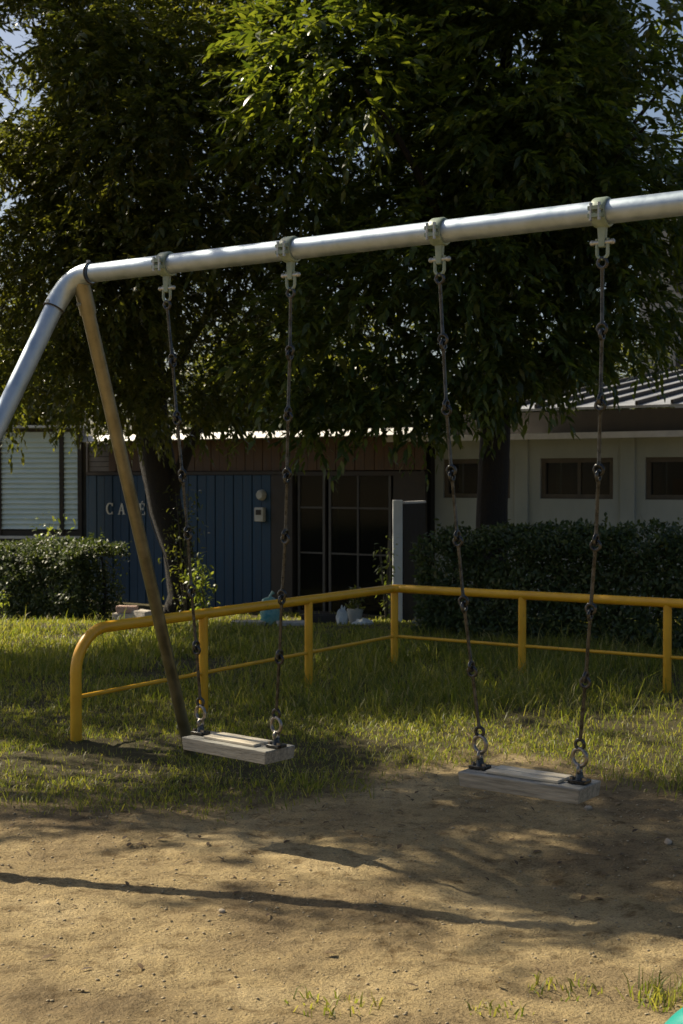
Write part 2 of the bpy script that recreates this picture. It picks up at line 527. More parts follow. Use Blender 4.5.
# leaf litter and gravel
n = 2600
lx = (rng.random(n) * 2 - 1) * 2.4; ly = 2.9 + 5.0 * rng.random(n) ** .55
kp = rng.random(n) < np.clip(fbm(lx * 1.2 + 60, ly * 1.2, 3) * 2.2 - .6, .05, 1) * .8
lx, ly = lx[kp], ly[kp]
P = np.stack([lx, ly, ground_z(lx, ly) + .004], 1)
D = rdir(len(lx)); D[:, 2] *= .15
V_, F_ = leaves(P, D, np.tile([0.2, 0, 1.0], (len(lx), 1)), .015 + .035 * rng.random(len(lx)), .006 + .012 * rng.random(len(lx)), -.1, .3)
tag(np_mesh("leaf_litter", V_, F_, LITTER), "small dry brown leaves and twigs scattered over the dirt", "leaf litter", None, "stuff")

ico = [Vector(v).normalized() for v in ((0, 0, 1), (.9, 0, .3), (.2, .9, .3), (-.8, .5, .3), (-.7, -.6, .3), (.3, -.9, .3), (0, 0, -1))]
icof = np.array([(0, 1, 2), (0, 2, 3), (0, 3, 4), (0, 4, 5), (0, 5, 1), (6, 2, 1), (6, 3, 2), (6, 4, 3), (6, 5, 4), (6, 1, 5)])
icv = np.array([list(v) for v in ico])
n = 6500
px_ = (rng.random(n) * 2 - 1) * 2.2; py_ = 2.9 + 3.6 * rng.random(n)
s = .002 + .0045 * rng.random(n) ** 4
P = np.stack([px_, py_, ground_z(px_, py_) + s * .2], 1)
V_ = (P[:, None] + icv[None] * s[:, None, None] * (1 + .5 * (rng.random((n, 7, 3)) - .5)) * np.array([1.2, 1, .7])).reshape(-1, 3)
F_ = [(np.arange(n) * 7)[:, None, None] + icof[None]]
F_ = [F_[0].reshape(-1, 3)]
gm = pm("gravel_grit", (.25, .20, .12), (.48, .39, .25), 30, .9, 0, None, 0)
tag(np_mesh("gravel", V_, F_, gm), "fine pale gravel lying on the bare dirt", "gravel", None, "stuff")


def rock(px, py, size, label, seed, mat=None):
    x, y = gpt(px, py)
    import bmesh
    bm = bmesh.new(); bmesh.ops.create_icosphere(bm, subdivisions=3, radius=1)
    rs = random.Random(seed)
    off = Vector((rs.random() * 9, rs.random() * 9, 0))
    for v in bm.verts:
        k = 1 + .5 * (float(fbm(v.co.x * 1.5 + off.x, v.co.y * 1.5 + v.co.z + off.y, 3)) - .5)
        v.co = Vector((v.co.x * size[0] * k, v.co.y * size[1] * k, v.co.z * size[2] * k))
    bmesh.ops.rotate(bm, verts=bm.verts, matrix=Matrix.Rotation(rs.random() * 6, 3, 'Z'))
    me = bpy.data.meshes.new("pebble"); bm.to_mesh(me); bm.free(); me.shade_smooth()
    me.materials.append(mat or M['grit'])
    o = link(bpy.data.objects.new("pebble", me)); o.location = (x, y, float(ground_z(np.array([x]), np.array([y]))[0]) + size[2] * .4)
    tag(o, label, "pebble", "pebbles on the dirt")


rock(668, 843, (.03, .014, .010), "pale flat pebble at the right edge, beyond the right swing's shadow", 1)
rock(588, 811, (.018, .013, .011), "rounded pale pebble on the dirt just right of the right swing's seat", 2)
rock(222, 912, (.012, .010, .008), "small pebble on the sunlit dirt below the long thin shadow", 3)

# ------------------------------------------------------------------ swing frame
UB = Vector((.828, -.561, 0)).normalized()          # along the bar, to the right and nearer
PB = Vector((.561, .828, 0)).normalized()           # across the bar, away from the camera
BAR = at(603, 212.5, 4.3)
BH = BAR.z


def bar_at(px):
    d = ray(px, 0)
    k = d.x / d.y
    t = (k * BAR.y - BAR.x) / (UB.x - k * UB.y)
    p = BAR + UB * t
    return Vector((p.x, p.y, BH))


RB = .038
RL = .029
E = bar_at(68)                                       # where bar and legs meet
E2 = bar_at(68) + UB * ((bar_at(603) + UB * .52) - E).dot(UB)
frame = thing("swing_stand", "silver steel pipe swing frame with bent top bar and splayed legs", "swing stand", (E.x, E.y, 0))
legs = []
for end, sgn in ((E, -1), (E2, 1)):
    fd = end + UB * sgn * .305 - PB * 1.13; fd.z = -.03
    rd = end + UB * sgn * .305 + PB * 1.13; rd.z = -.03
    axis = UB * (-sgn)
    fl = (fd - end).normalized(); rl = (rd - end).normalized()
    # elbow fitting: a smooth bend from the bar into the front leg
    b0 = end + axis * .125; b2 = end + fl * .16
    bend = []
    for k in range(13):
        t = k / 12
        bend.append(b0 * (1 - t) ** 2 + (end - Vector((0, 0, .0))) * 2 * t * (1 - t) + b2 * t * t)
    el = MB().tube(bend, RB + .006, 24).build("elbow", M['elbow'], frame, 40)
    MB().torus(b0, axis, RB + .0048, .0032, 24, 8).build("seam_ring", M['darkwood'], el, 60)
    MB().torus(b2, fl, RB + .0048, .0032, 24, 8).build("seam_ring", M['darkwood'], el, 60)
    MB().tube([b2, fd], RB, 24).build("front_leg", M['steel'], frame, 40)
    # socket and rear leg
    mid = bend[3]
    so_ = mid + Vector((0, 0, -.012))
    rl = (rd - so_).normalized()
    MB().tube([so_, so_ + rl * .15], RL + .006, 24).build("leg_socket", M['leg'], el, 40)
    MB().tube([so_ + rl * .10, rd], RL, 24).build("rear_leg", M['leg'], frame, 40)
    for k, p in ((1, so_ + rl * .115), (2, b2 - fl * .03), (3, b0 - axis * .015 + Vector((0, 0, RB + .004)))):
        dd = PB * (-1)
        q0 = p + dd * (RB + .002) if k < 3 else p
        q1 = q0 + (dd if k < 3 else Vector((0, 0, 1))) * .012
        MB().tube([q0, q1], .009, 6).build("bolt", M['zinc'], el, 30)
MB().tube([E + UB * .14, E2 - UB * .14], RB, 32).build("top_bar", M['steel'], frame, 40)

HANG = [bar_at(166), bar_at(290.5), bar_at(440), bar_at(603.5)]
dn = Vector((0, 0, -1))
PIN = []
for h in HANG:
    m = MB()
    # band round the bar, as a short tube with a wall
    seg = 28; wv = .024
    prof = [(-wv, RB + .001), (-wv, RB + .0075), (-wv + .005, RB + .010), (wv - .005, RB + .010), (wv, RB + .0075), (wv, RB + .001)]
    vs = []; fs = []
    for i in range(seg):
        a = 2 * math.pi * i / seg
        d = Vector((0, 0, 1)) * math.cos(a) + PB * math.sin(a)
        for t, r in prof: vs.append(h + UB * t + d * r)
    k_ = len(prof)
    for i in range(seg):
        for k in range(k_):
            fs.append((i * k_ + k, ((i + 1) % seg) * k_ + k, ((i + 1) % seg) * k_ + (k + 1) % k_, i * k_ + (k + 1) % k_))
    m.add(vs, fs)
    # flanges on the camera side, split line
    for sz in (.006, -.018):
        rot = Matrix((UB, PB, Vector((0, 0, 1)))).transposed()
        m.box(h - PB * (RB + .018) + Vector((0, 0, sz)), (.046, .018, .012), rot)
    clamp = m.build("hanger_clamp", M['mint'], frame, 40)
    # tapered lug
    rot = Matrix((UB, PB, Vector((0, 0, 1)))).transposed()
    l = MB()
    z0, z1 = -RB - .006, -RB - .072
    for (wt, wb, th) in ((.015, .010, .010),):
        vs = [h + UB * sx * (wt if zz == z0 else wb) + PB * sy * th + Vector((0, 0, zz)) for zz in (z0, z1) for sx, sy in ((-1, -1), (1, -1), (1, 1), (-1, 1))]
        l.add(vs, [(0, 1, 2, 3), (7, 6, 5, 4), (0, 4, 5, 1), (1, 5, 6, 2), (2, 6, 7, 3), (3, 7, 4, 0)])
    l.build("lug", M['mint'], clamp, None, .003)
    for su in (-.014, .014):
        p = h - PB * (RB + .022) + UB * su
        MB().tube([p + Vector((0, 0, .022)), p - Vector((0, 0, .034))], .006, 6).build("bolt", M['zinc'], clamp, 30)
    PIN.append(h + dn * (RB + .056))


# ------------------------------------------------------------------ swings
def make_swing(pins, yaw, seat_c, L, Dp, th, label, bow, off=.18, tilt=0.0):
    u = Vector((math.cos(yaw), math.sin(yaw), tilt)).normalized(); p = Vector((-math.sin(yaw), math.cos(yaw), 0)); up = u.cross(p).normalized()
    rot = Matrix((u, p, up)).transposed()
    root = thing("swing", label, "swing", (seat_c.x, seat_c.y, 0), "swings hanging from the steel bar")
    m = MB()
    # seat body: a chunky slab, slightly narrower below
    vs = []
    for zz, k in ((-th, .97), (-.004, 1.0), (0, .992)):
        for sx, sy in ((-1, -1), (1, -1), (1, 1), (-1, 1)):
            vs.append(seat_c + rot @ Vector((sx * L / 2 * k, sy * Dp / 2 * k, zz)))
    m.add(vs, [(3, 2, 1, 0), (8, 9, 10, 11)] + [(r * 4 + i, r * 4 + (i + 1) % 4, (r + 1) * 4 + (i + 1) % 4, (r + 1) * 4 + i) for r in (0, 1) for i in range(4)])
    seat = m.build("seat", M['seat'], root, None, .005)
    seat_local = 0
    for sy, ww in ((-.030, .046), (.032, .052)):
        MB().box(seat_c + rot @ Vector((0, sy * Dp / .17, .006)), (L * .60, ww * Dp / .17, .010), rot).build("top_slat", M['seattop'], seat, None, .002)
    for s_, pin, bw in ((-1, pins[0], bow[0]), (1, pins[1], bow[1])):
        base = seat_c + rot @ Vector((s_ * off, 0, 0))
        # shackle: U turned with its pin on top
        sh = MB()
        pts = []
        wv = .018; drop = .052
        pts.append(pin - UB * wv + Vector((0, 0, .012)))
        for k in range(13):
            a = math.pi * k / 12
            pts.append(pin + UB * (-wv * math.cos(a)) + dn * (drop - .018 + .018 * math.sin(a)))
        pts.append(pin + UB * wv + Vector((0, 0, .012)))
        sh.tube(pts, .0058, 10)
        sho = sh.build("shackle", M['mint'], root, 50)
        MB().tube([pin - UB * .036, pin + UB * .036], .0075, 10).build("pin", M['zinc'], sho, 40)
        for q in (-1, 1):
            MB().tube([pin + UB * q * .026, pin + UB * q * .030, pin + UB * q * .038, pin + UB * q * .042], [.005, .009, .009, .005], 10).build("nut", M['zinc'], sho, 50)
        # seat bracket and ring
        br = MB()
        br.box(base + rot @ Vector((0, 0, .008)), (.062, .052, .012), rot)
        br.tube([base + rot @ Vector((0, 0, .010)), base + rot @ Vector((0, 0, .024)), base + rot @ Vector((0, 0, .038))], [.019, .014, .011], 12)
        bro = br.build("seat_bracket", M['chain'], root, 40, .002)
        for q in (-1, 1):
            c = base + rot @ Vector((q * .022, -.012, .013))
            MB().tube([c, c + up * .010], .008, 6).build("bolt", M['ring'], bro, 30)
        eye_c = base + Vector((0, 0, .046))
        MB().torus(eye_c, u, .013, .0062, 18, 8).build("eye", M['ring'], bro, 60)
        rc = base + Vector((0, 0, .086))
        face = (UB * -.75 + Vector((0, -1, 0))).normalized()
        MB().torus(rc, face, .028, .0068, 28, 10).build("ring", M['ring'], root, 60)
        # chain of long rods with an eye at each end
        top = pin + dn * (drop + .004)
        bot = rc + Vector((0, 0, .034))
        n = 7
        nodes = []
        for k in range(n + 1):
            t = k / n
            q = top.lerp(bot, t)
            q += (UB * bw + PB * .004 * math.sin(k * 2.1)) * math.sin(math.pi * t)
            nodes.append(q)
        parent = None
        for k in range(n):
            a, b = nodes[k], nodes[k + 1]
            d = (b - a).normalized()
            er = .0155
            lm = MB()
            side = (UB if k % 2 == 0 else PB)
            side = (side - d * side.dot(d)).normalized()
            nrm = d.cross(side)
            ca = a + d * (er - .006); cb = b - d * (er - .006)
            lm.torus(ca, nrm, er, .0062, 16, 8); lm.torus(cb, nrm, er, .0062, 16, 8)
            lm.tube([ca + d * (er), ca + d * (er + .012), cb - d * (er + .012), cb - d * (er)], [.0078, .0062, .0062, .0078], 10)
            if parent is None:
                parent = lm.build("chain", M['chain'], root, 60)
            else:
                lm.build("link", M['chain'], parent, 60)
    return root


m1 = (HANG[0] + HANG[1]) / 2; m2 = (HANG[2] + HANG[3]) / 2
s1 = at(237.5, 741, (m1 + PB * .077).y)
s2 = at(528.5, 776, (m2 + PB * .068).y)
make_swing(PIN[:2], R(-40), s1, .455, .165, .050, "left swing with a pale weathered seat, hanging over the grass edge", (.006, .012), .205)
make_swing(PIN[2:], R(-36), s2, .455, .165, .050, "right swing, nearer and lower, with a pale weathered seat over the bare dirt", (-.022, .022), .188)

# ------------------------------------------------------------------ yellow guard rail
C0 = at(394.5, 668, 9.93); C0.z = 0
LV = Vector((-.540, -.842, 0)).normalized()
RV = UB
rail = thing("guard_rail", "yellow painted pipe guard rail turning a corner behind the swings", "guard rail", (C0.x, C0.y, 0))
HT, HL = .585, .232
posts = [C0, C0 + LV * 1.13, C0 + LV * 2.25, C0 + RV * 1.042, C0 + RV * 2.088, C0 + RV * 3.13]
endp = C0 + LV * 3.33
for p in posts:
    MB().tube([p + Vector((0, 0, -.05)), p + Vector((0, 0, HT))], .0275, 18).build("post", M['yellow'], rail, 40)
pts = [endp + Vector((0, 0, -.05)), endp + Vector((0, 0, .15)), endp + Vector((0, 0, HT - .23))]
for k in range(1, 13):
    a = math.pi / 2 * k / 12
    pts.append(endp - LV * .23 * (1 - math.cos(a)) + Vector((0, 0, HT - .23 + .23 * math.sin(a))))
for t in (2.4, 1.6, .8, .04):
    pts.append(C0 + LV * t + Vector((0, 0, HT)))
for k in range(1, 6):
    pts.append((C0 + LV * .04).lerp(C0 + RV * .04, k / 6) + Vector((0, 0, HT)))
for t in (.04, 1, 2, 3, 4.2):
    pts.append(C0 + RV * t + Vector((0, 0, HT)))
MB().tube(pts, .0305, 20).build("top_rail", M['yellow'], rail, 50)
MB().tube([endp + Vector((0, 0, HL)), C0 + Vector((0, 0, HL)) + LV * .02], .0115, 12).build("lower_rail", M['yellow'], rail, 50)
MB().tube([C0 + Vector((0, 0, HL)) + RV * .02, C0 + RV * 4.2 + Vector((0, 0, HL))], .0115, 12).build("lower_rail", M['yellow'], rail, 50)


# ------------------------------------------------------------------ facade frames
class Facade:
    def __init__(s, P0, u):
        s.P0 = Vector((P0[0], P0[1], 0)); s.u = Vector((u[0], u[1], 0)).normalized(); s.b = Vector((-s.u.y, s.u.x, 0))

    def __call__(s, a, b, h): return s.P0 + s.u * a + s.b * b + Vector((0, 0, h))

    def rot(s): return Matrix((s.u, s.b, Vector((0, 0, 1)))).transposed()

    def ah(s, px, py, b=0.0):
        d = ray(px, py); o = Vector((0, 0, EYE))
        P = s.P0 + s.b * b
        t = (P - o).dot(s.b) / d.dot(s.b)
        q = o + d * t
        return (q - s.P0).dot(s.u), q.z

    def box(s, m, a0, a1, b0, b1, h0, h1):
        return m.box(s((a0 + a1) / 2, (b0 + b1) / 2, (h0 + h1) / 2), (abs(a1 - a0), abs(b1 - b0), abs(h1 - h0)), s.rot())


# ------------------------------------------------------------------ cafe building
cf = Facade((-1.39, 18.5), UB)
A = lambda px: cf.ah(px, 520)[0]
H = lambda py, px=240: cf.ah(px, py)[1]
a_l, a_b, a_d, a_r = A(82), A(272), A(293), A(424)
GB = -.43
cafe = thing("cafe_building", "low blue plank cafe building with brown timber upper wall behind the left tree", "building", cf(0, 0, GB))
m = MB()
nb = 22
h_bl = 1.45
for k in range(nb):
    x0 = a_l + (a_b - a_l) * k / nb; x1 = a_l + (a_b - a_l) * (k + 1) / nb
    cf.box(m, x0, x1 - .010, -.012 - .006 * (k % 2), .02, GB, h_bl + .0)
cf.box(m, a_l, a_b - .01, .03, .06, GB, h_bl)
m.build("blue_wall", M['bluewood'], cafe, None, .004)
m = MB()
cf.box(m, a_l, a_d - .02, -.03, .05, h_bl + .005, h_bl + .05)
m.build("wall_cap", M['darkwood'], cafe)
m = MB()
h_ev = 1.94
nb = 36
a0u = A(108)
for k in range(nb):
    x0 = a0u + (a_r - a0u) * k / nb; x1 = a0u + (a_r - a0u) * (k + 1) / nb
    hb = h_bl + .06
    cf.box(m, x0, x1 - .008, .02 + .005 * (k % 2), .07, hb, h_ev)
m.build("upper_wall", M['brownwood'], cafe)
m = MB()
for k in range(5):
    cf.box(m, a_l - .05, a0u - .01, .10 - .012 * (k % 1), .13, h_bl + .06 + k * .075, h_bl + .06 + k * .075 + .068)
m.build("grey_siding", M['greywood'], cafe)
m = MB()
cf.box(m, a_b, a_d, -.02, .12, GB, h_bl)
m.build("corner_post", M['darkwood'], cafe)
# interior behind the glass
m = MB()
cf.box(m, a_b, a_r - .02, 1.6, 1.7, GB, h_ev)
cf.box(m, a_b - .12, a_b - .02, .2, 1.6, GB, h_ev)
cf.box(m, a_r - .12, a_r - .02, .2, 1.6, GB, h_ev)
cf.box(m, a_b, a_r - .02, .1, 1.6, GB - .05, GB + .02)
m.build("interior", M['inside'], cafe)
# glazed sliding doors
hd0, hd1 = GB + .08, h_bl + .05
gl = MB()
fr_ = MB()
cf.box(fr_, a_d, a_r, .02, .10, hd1 - .06, hd1 - .005)
fr_.build("door_head", M['darkwood'], cafe)
fr_ = MB(); cf.box(fr_, a_d, a_r, .02, .10, hd0 - .06, hd0); fr_.build("door_threshold", M['darkwood'], cafe)
edges = [A(297), A(321), A(329), A(356), A(388)]
for k, (p0, p1) in enumerate(((297, 322), (328, 388))):
    x0, x1 = A(p0), A(p1)
    d_ = MB()
    for xx in (x0, x1):
        cf.box(d_, xx - .018, xx + .018, .04, .08, hd0, hd1 - .06)
    if k == 1:
        xm = A(356); cf.box(d_, xm - .012, xm + .012, .042, .078, hd0, hd1 - .06)
    for py in (508, 554):
        hh = cf.ah(340, py)[1]
        xa, xb = x0 + .018, x1 - .018
        if k == 1:
            cf.box(d_, xa, xm - .012, .044, .076, hh - .011, hh + .011)
            cf.box(d_, xm + .012, xb, .044, .076, hh - .011, hh + .011)
        else: cf.box(d_, xa, xb, .044, .076, hh - .011, hh + .011)
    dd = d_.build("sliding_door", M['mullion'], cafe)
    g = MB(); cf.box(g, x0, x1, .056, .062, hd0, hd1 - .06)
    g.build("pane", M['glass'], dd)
m = MB()
cf.box(m, A(392), a_r, .03, .08, GB, hd1 - .06)
m.build("side_wall_panel", M['darkwood'], cafe)
# roof slab with white edge
m = MB()
ra0, ra1 = A(86), A(432)
cf.box(m, ra0, ra1, -.35, 2.0, h_ev + .02, h_ev + .05)
nn = int((ra1 - ra0) / .09)
for k in range(nn):
    x = ra0 + (k + .5) * (ra1 - ra0) / nn
    cf.box(m, x - .02, x + .02, -.352, 2.0, h_ev + .052, h_ev + .07)
rf = m.build("roof", M['roof'], cafe)
m = MB()
vs = [cf(a, b, h_ev + h) for a in (ra0, ra1) for b, h in ((-.44, .0), (-.425, -.012), (-.354, .06), (-.354, .085))]
m.add(vs, [(0, 1, 2, 3), (7, 6, 5, 4), (0, 3, 7, 4), (0, 4, 5, 1), (1, 5, 6, 2), (2, 6, 7, 3)])
m.build("fascia", M['gutter'], rf)
# side walls and back so that it stands as a building
m = MB(); cf.box(m, a_l, a_l + .05, .07, 1.95, GB, h_ev); cf.box(m, a_l + .05, a_b - .13, 1.90, 1.95, GB, h_ev)
m.build("rear_wall", M['greywood'], cafe)
# lettering
lh = .165


def letter(poly_list, a, h, s=lh):
    m = MB()
    for pl in poly_list:
        m.prism([(a + x * s, h + y * s) for x, y in pl], cf, -.030, -.0195)
    return m.build("letter", M['lettering'], cafe)


def rect(x0, y0, x1, y1): return [(x0, y0), (x1, y0), (x1, y1), (x0, y1)]


hl = cf.ah(125, 514.5)[1]
Cp = []
for k in range(14):
    a0 = R(42 + (318 - 42) * k / 14); a1 = R(42 + (318 - 42) * (k + 1) / 14)
    o_ = lambda a: (.42 + .42 * math.cos(a), .5 + .52 * math.sin(a))
    i_ = lambda a: (.47 + .30 * math.cos(a), .5 + .45 * math.sin(a))
    Cp.append([o_(a0), o_(a1), i_(a1), i_(a0)])
Cp.append(rect(.70, .72, .78, 1.0)); Cp.append(rect(.70, .0, .77, .24))
letter(Cp, A(107.5), hl)
letter([[(.05, .04), (.14, .04), (.46, 1), (.38, 1)], [(.58, .04), (.76, .04), (.50, 1), (.34, 1)], rect(.22, .30, .62, .38), rect(-.03, 0, .23, .05), rect(.48, 0, .86, .05)], A(119.5), hl)
Fp = [rect(.10, .05, .26, .95), rect(0, 0, .38, .05), rect(0, .95, .68, 1.0), rect(.26, .48, .5, .55), rect(.62, .76, .68, .95), rect(.48, .40, .54, .63)]
letter(Fp, A(131.0), hl)
Ep = [rect(.10, .05, .26, .95), rect(0, 0, .72, .05), rect(0, .95, .68, 1.0), rect(.26, .48, .5, .55), rect(.62, .76, .68, .95), rect(.48, .40, .54, .63), rect(.66, .05, .72, .27), [(.32, 1.07), (.40, 1.07), (.50, 1.2), (.40, 1.2)]]
letter(Ep, A(140.0), hl)
# lamp and meter box on the wall
c_a, c_h = cf.ah(263, 495); m = MB()
m.tube([cf(c_a, -.021, c_h), cf(c_a, -.06, c_h), cf(c_a, -.09, c_h)], [.075, .07, .05], 20).build("wall_lamp", M['pot'], cafe, 40)
c_a, c_h = cf.ah(262.5, 514); m = MB(); cf.box(m, c_a - .075, c_a + .075, -.09, -.021, c_h - .10, c_h + .09)
mo = m.build("meter_box", M['pot'], cafe, None, .01)
m = MB(); cf.box(m, c_a - .045, c_a + .045, -.096, -.091, c_h - .01, c_h + .06); m.build("meter_window", M['darkwood'], mo)

# ------------------------------------------------------------------ white building at right
wf = Facade((2.77, 16.05), UB)
A2 = lambda px: wf.ah(px, 480)[0]
wb = thing("white_building", "long low white rendered building with small windows behind the right hedge", "building", wf(0, 0, GB))
hs, hw = wf.ah(575, 499)[1], wf.ah(575, 458)[1]
wl, wr = A2(421), A2(683) + 3.2
wins = [(A2(443), A2(510)), (A2(540), A2(613)), (A2(645), A2(645) + (A2(613) - A2(540)) * .98)]
htop = 1.88
m = MB()
wf.box(m, wl, wr, 0, .14, GB, hs)
wf.box(m, wl, wr, 0, .14, hw, htop)
xx = wl
for x0, x1 in wins:
    wf.box(m, xx, x0, 0, .14, hs, hw); xx = x1
wf.box(m, xx, wr, 0, .14, hs, hw)
wf.box(m, wl, wl + .14, .14, 6, GB, htop); 
m.build("wall", M['white'], wb)
m = MB()
wf.box(m, wl + .2, wr, 2.2, 2.3, GB, 1.9); wf.box(m, wl + .2, wr, .2, 2.2, GB, GB + .05)
m.build("interior", M['room'], wb)
# plinth pilasters between the windows
for px in (522, 628):
    m = MB(); wf.box(m, A2(px) - .09, A2(px) + .09, -.03, -.003, GB, htop); m.build("pilaster", M['white'], wb, None, .006)
for k, (x0, x1) in enumerate(wins):
    m = MB()
    t = .055
    wf.box(m, x0, x1, .03, .12, hw - t, hw - .002); wf.box(m, x0, x1, .03, .12, hs + .002, hs + t)
    wf.box(m, x0 + .002, x0 + t, .032, .118, hs + t, hw - t); wf.box(m, x1 - t, x1 - .002, .032, .118, hs + t, hw - t)
    wo = m.build("window", M['wframe'], wb)
    m = MB(); xm = x0 + (x1 - x0) * .52
    wf.box(m, xm - .02, xm + .02, .05, .10, hs + t, hw - t); m.build("mullion", M['wframe'], wo)
    m = MB(); wf.box(m, x0 + t, x1 - t, .07, .076, hs + t, hw - t); m.build("pane", M['glass'], wo)
    m = MB(); wf.box(m, x0 + .14, x0 + .19, .16, .2, hs + .05, hw - .05); m.build("curtain_edge", M['cloth'], wo)
    if k == 2:
        m = MB(); wf.box(m, x0 + .2, x1, .35, .4, hs, hs + .24); m.build("cupboard", M['orange'], wo)
# lower roof slab, dark band, metal roof
m = MB(); wf.box(m, A2(404), wr, -.42, .14, htop + .004, htop + .035)
lr = m.build("canopy", M['roof'], wb)
m = MB(); wf.box(m, A2(404), wr, -.445, -.422, htop - .02, htop + .05); m.build("gutter", M['gutter'], lr)
hb1 = htop + .33
m = MB(); wf.box(m, wl + .1, wr, .16, .26, htop + .04, hb1); m.build("upper_band", M['greybrown'], wb)
m = MB()
rl0 = A2(512)
sl_ = .15
def roofq(a0, a1, b0, b1, up0, up1, mm):
    vs = [wf(a, b, hb1 + sl_ * (b + .2) + u_) for u_ in (up0, up1) for b in (b0, b1) for a in (a0, a1)]
    mm.add(vs, [(0, 1, 3, 2), (4, 6, 7, 5), (0, 4, 5, 1), (2, 3, 7, 6), (0, 2, 6, 4), (1, 5, 7, 3)])
roofq(rl0, wr, -.25, 5.5, 0, .03, m)
mr = m.build("metal_roof", M['ribbed'], wb)
m = MB(); x = rl0
while x < wr - .03:
    roofq(x, x + .03, -.252, 5.5, .033, .08, m); x += .42
m.build("standing_seams", M['darkwood'], mr)

# white post with dark panel at the corner between the buildings
pp = at(397.5, 625, 14.6)
post = thing("gate_pillar", "narrow white painted pillar with a dark side panel at the end of the hedge", "pillar", (pp.x, pp.y, -.13))
hp = at(397, 500, 14.6).z
m = MB(); m.box((pp.x, pp.y, (hp - .2) / 2), (.105, .06, hp + .2)).build("pillar_face", M['whitepost'], post, None, .006)
m = MB()
q0 = Vector((pp.x + .055, pp.y + .02, 0)); q1 = at(424, 500, 15.3); q1.z = 0
dv = (q1 - q0); md = (q0 + q1) / 2
rotp = Matrix.Rotation(math.atan2(dv.y, dv.x), 3, 'Z')
m.box((md.x, md.y, (hp - .24) / 2), (dv.length, .03, hp + .16), rotp).build("side_panel", M['darkwood'], post)
m = MB(); m.box((md.x, md.y, hp - .03), (dv.length, .05, .025), rotp).build("panel_cap", M['gutter'], post)

# ------------------------------------------------------------------ pale slatted shed at left
sf = Facade((at(81, 480, 19.6).x, 19.6), Vector((.99, -.10, 0)))
A3 = lambda px: sf.ah(px, 480)[0]
shed = thing("storage_shed", "pale blue slatted shed behind the left hedge", "shed", sf(0, 0, GB))
H3 = lambda py, px=40: sf.ah(px, py)[1]
s0, s1_ = H3(529), H3(432)
lft = A3(-60)
ex = -.35
for x0, x1 in ((A3(-60), A3(-2)), (A3(2), A3(60)), (A3(64.5), A3(79))):
    m = MB(); n = 19
    for k in range(n):
        h0 = s0 + (s1_ - s0) * k / n; h1 = s0 + (s1_ - s0) * (k + 1) / n
        vs = [sf(x0, -.035, h0), sf(x1, -.035, h0), sf(x1, -.035, h0 + .007), sf(x0, -.035, h0 + .007), sf(x0, .0, h1), sf(x1, .0, h1), sf(x0, .03, h0), sf(x1, .03, h0), sf(x0, .03, h1), sf(x1, .03, h1)]
        m.add(vs, [(0, 1, 2, 3), (3, 2, 5, 4), (4, 5, 9, 8), (6, 8, 9, 7), (0, 6, 7, 1), (0, 3, 4, 8, 6), (1, 7, 9, 5, 2)])
    m.build("slat_panel", M['shutter'], shed)
for px in (0, 62.2, 80.5):
    m = MB(); x = A3(px); sf.box(m, x - .03, x + .03, -.05, .05, GB, s1_ + .05); m.build("frame_post", M['darkwood'], shed)
m = MB(); sf.box(m, lft, A3(82), -.03, .05, GB, s0 - .02); m.build("base_panel", M['darkwood'], shed)
m = MB(); sf.box(m, lft, A3(82), -.06, -.031, s0 - .14, s0 - .10); m.build("sill", M['gutter'], shed)
m = MB(); sf.box(m, lft, A3(83), -.20, .25, s1_ + .055, s1_ + .09); m.build("roof", M['roof'], shed)
m = MB(); sf.box(m, A3(80.5) - .03, A3(80.5) + .02, .055, .22, GB, s1_ + .05); sf.box(m, lft, A3(80), .18, .22, GB, s1_ + .05); m.build("rear_wall", M['greywood'], shed)

# far building glimpsed through the leaves at right
ff = Facade((8.6, 34.0), UB)
far = thing("apartment_building", "pale beige building glimpsed through the leaves at the right edge", "building", ff(0, 0, -.3))
m = MB(); ff.box(m, -1.2, 14, 0, 8, -.3, 8.3); m.build("wall", M['farwall'], far)
for r_ in range(3):
    for c_ in range(5):
        m = MB(); x = -.2 + c_ * 2.6; ff.box(m, x, x + 1.3, -.04, -.005, .9 + r_ * 2.6, 2.2 + r_ * 2.6)
        wo = m.build("window", M['darkwood'], far)
m = MB(); ff.box(m, -1.5, 14.2, -.4, 8.3, 8.305, 8.5); m.build("roof", M['roof'], far)


# ------------------------------------------------------------------ trees
def bez(p0, p1, p2, n=10):
    return [p0 * (1 - t) ** 2 + p1 * 2 * t * (1 - t) + p2 * t * t for t in [k / n for k in range(n + 1)]]


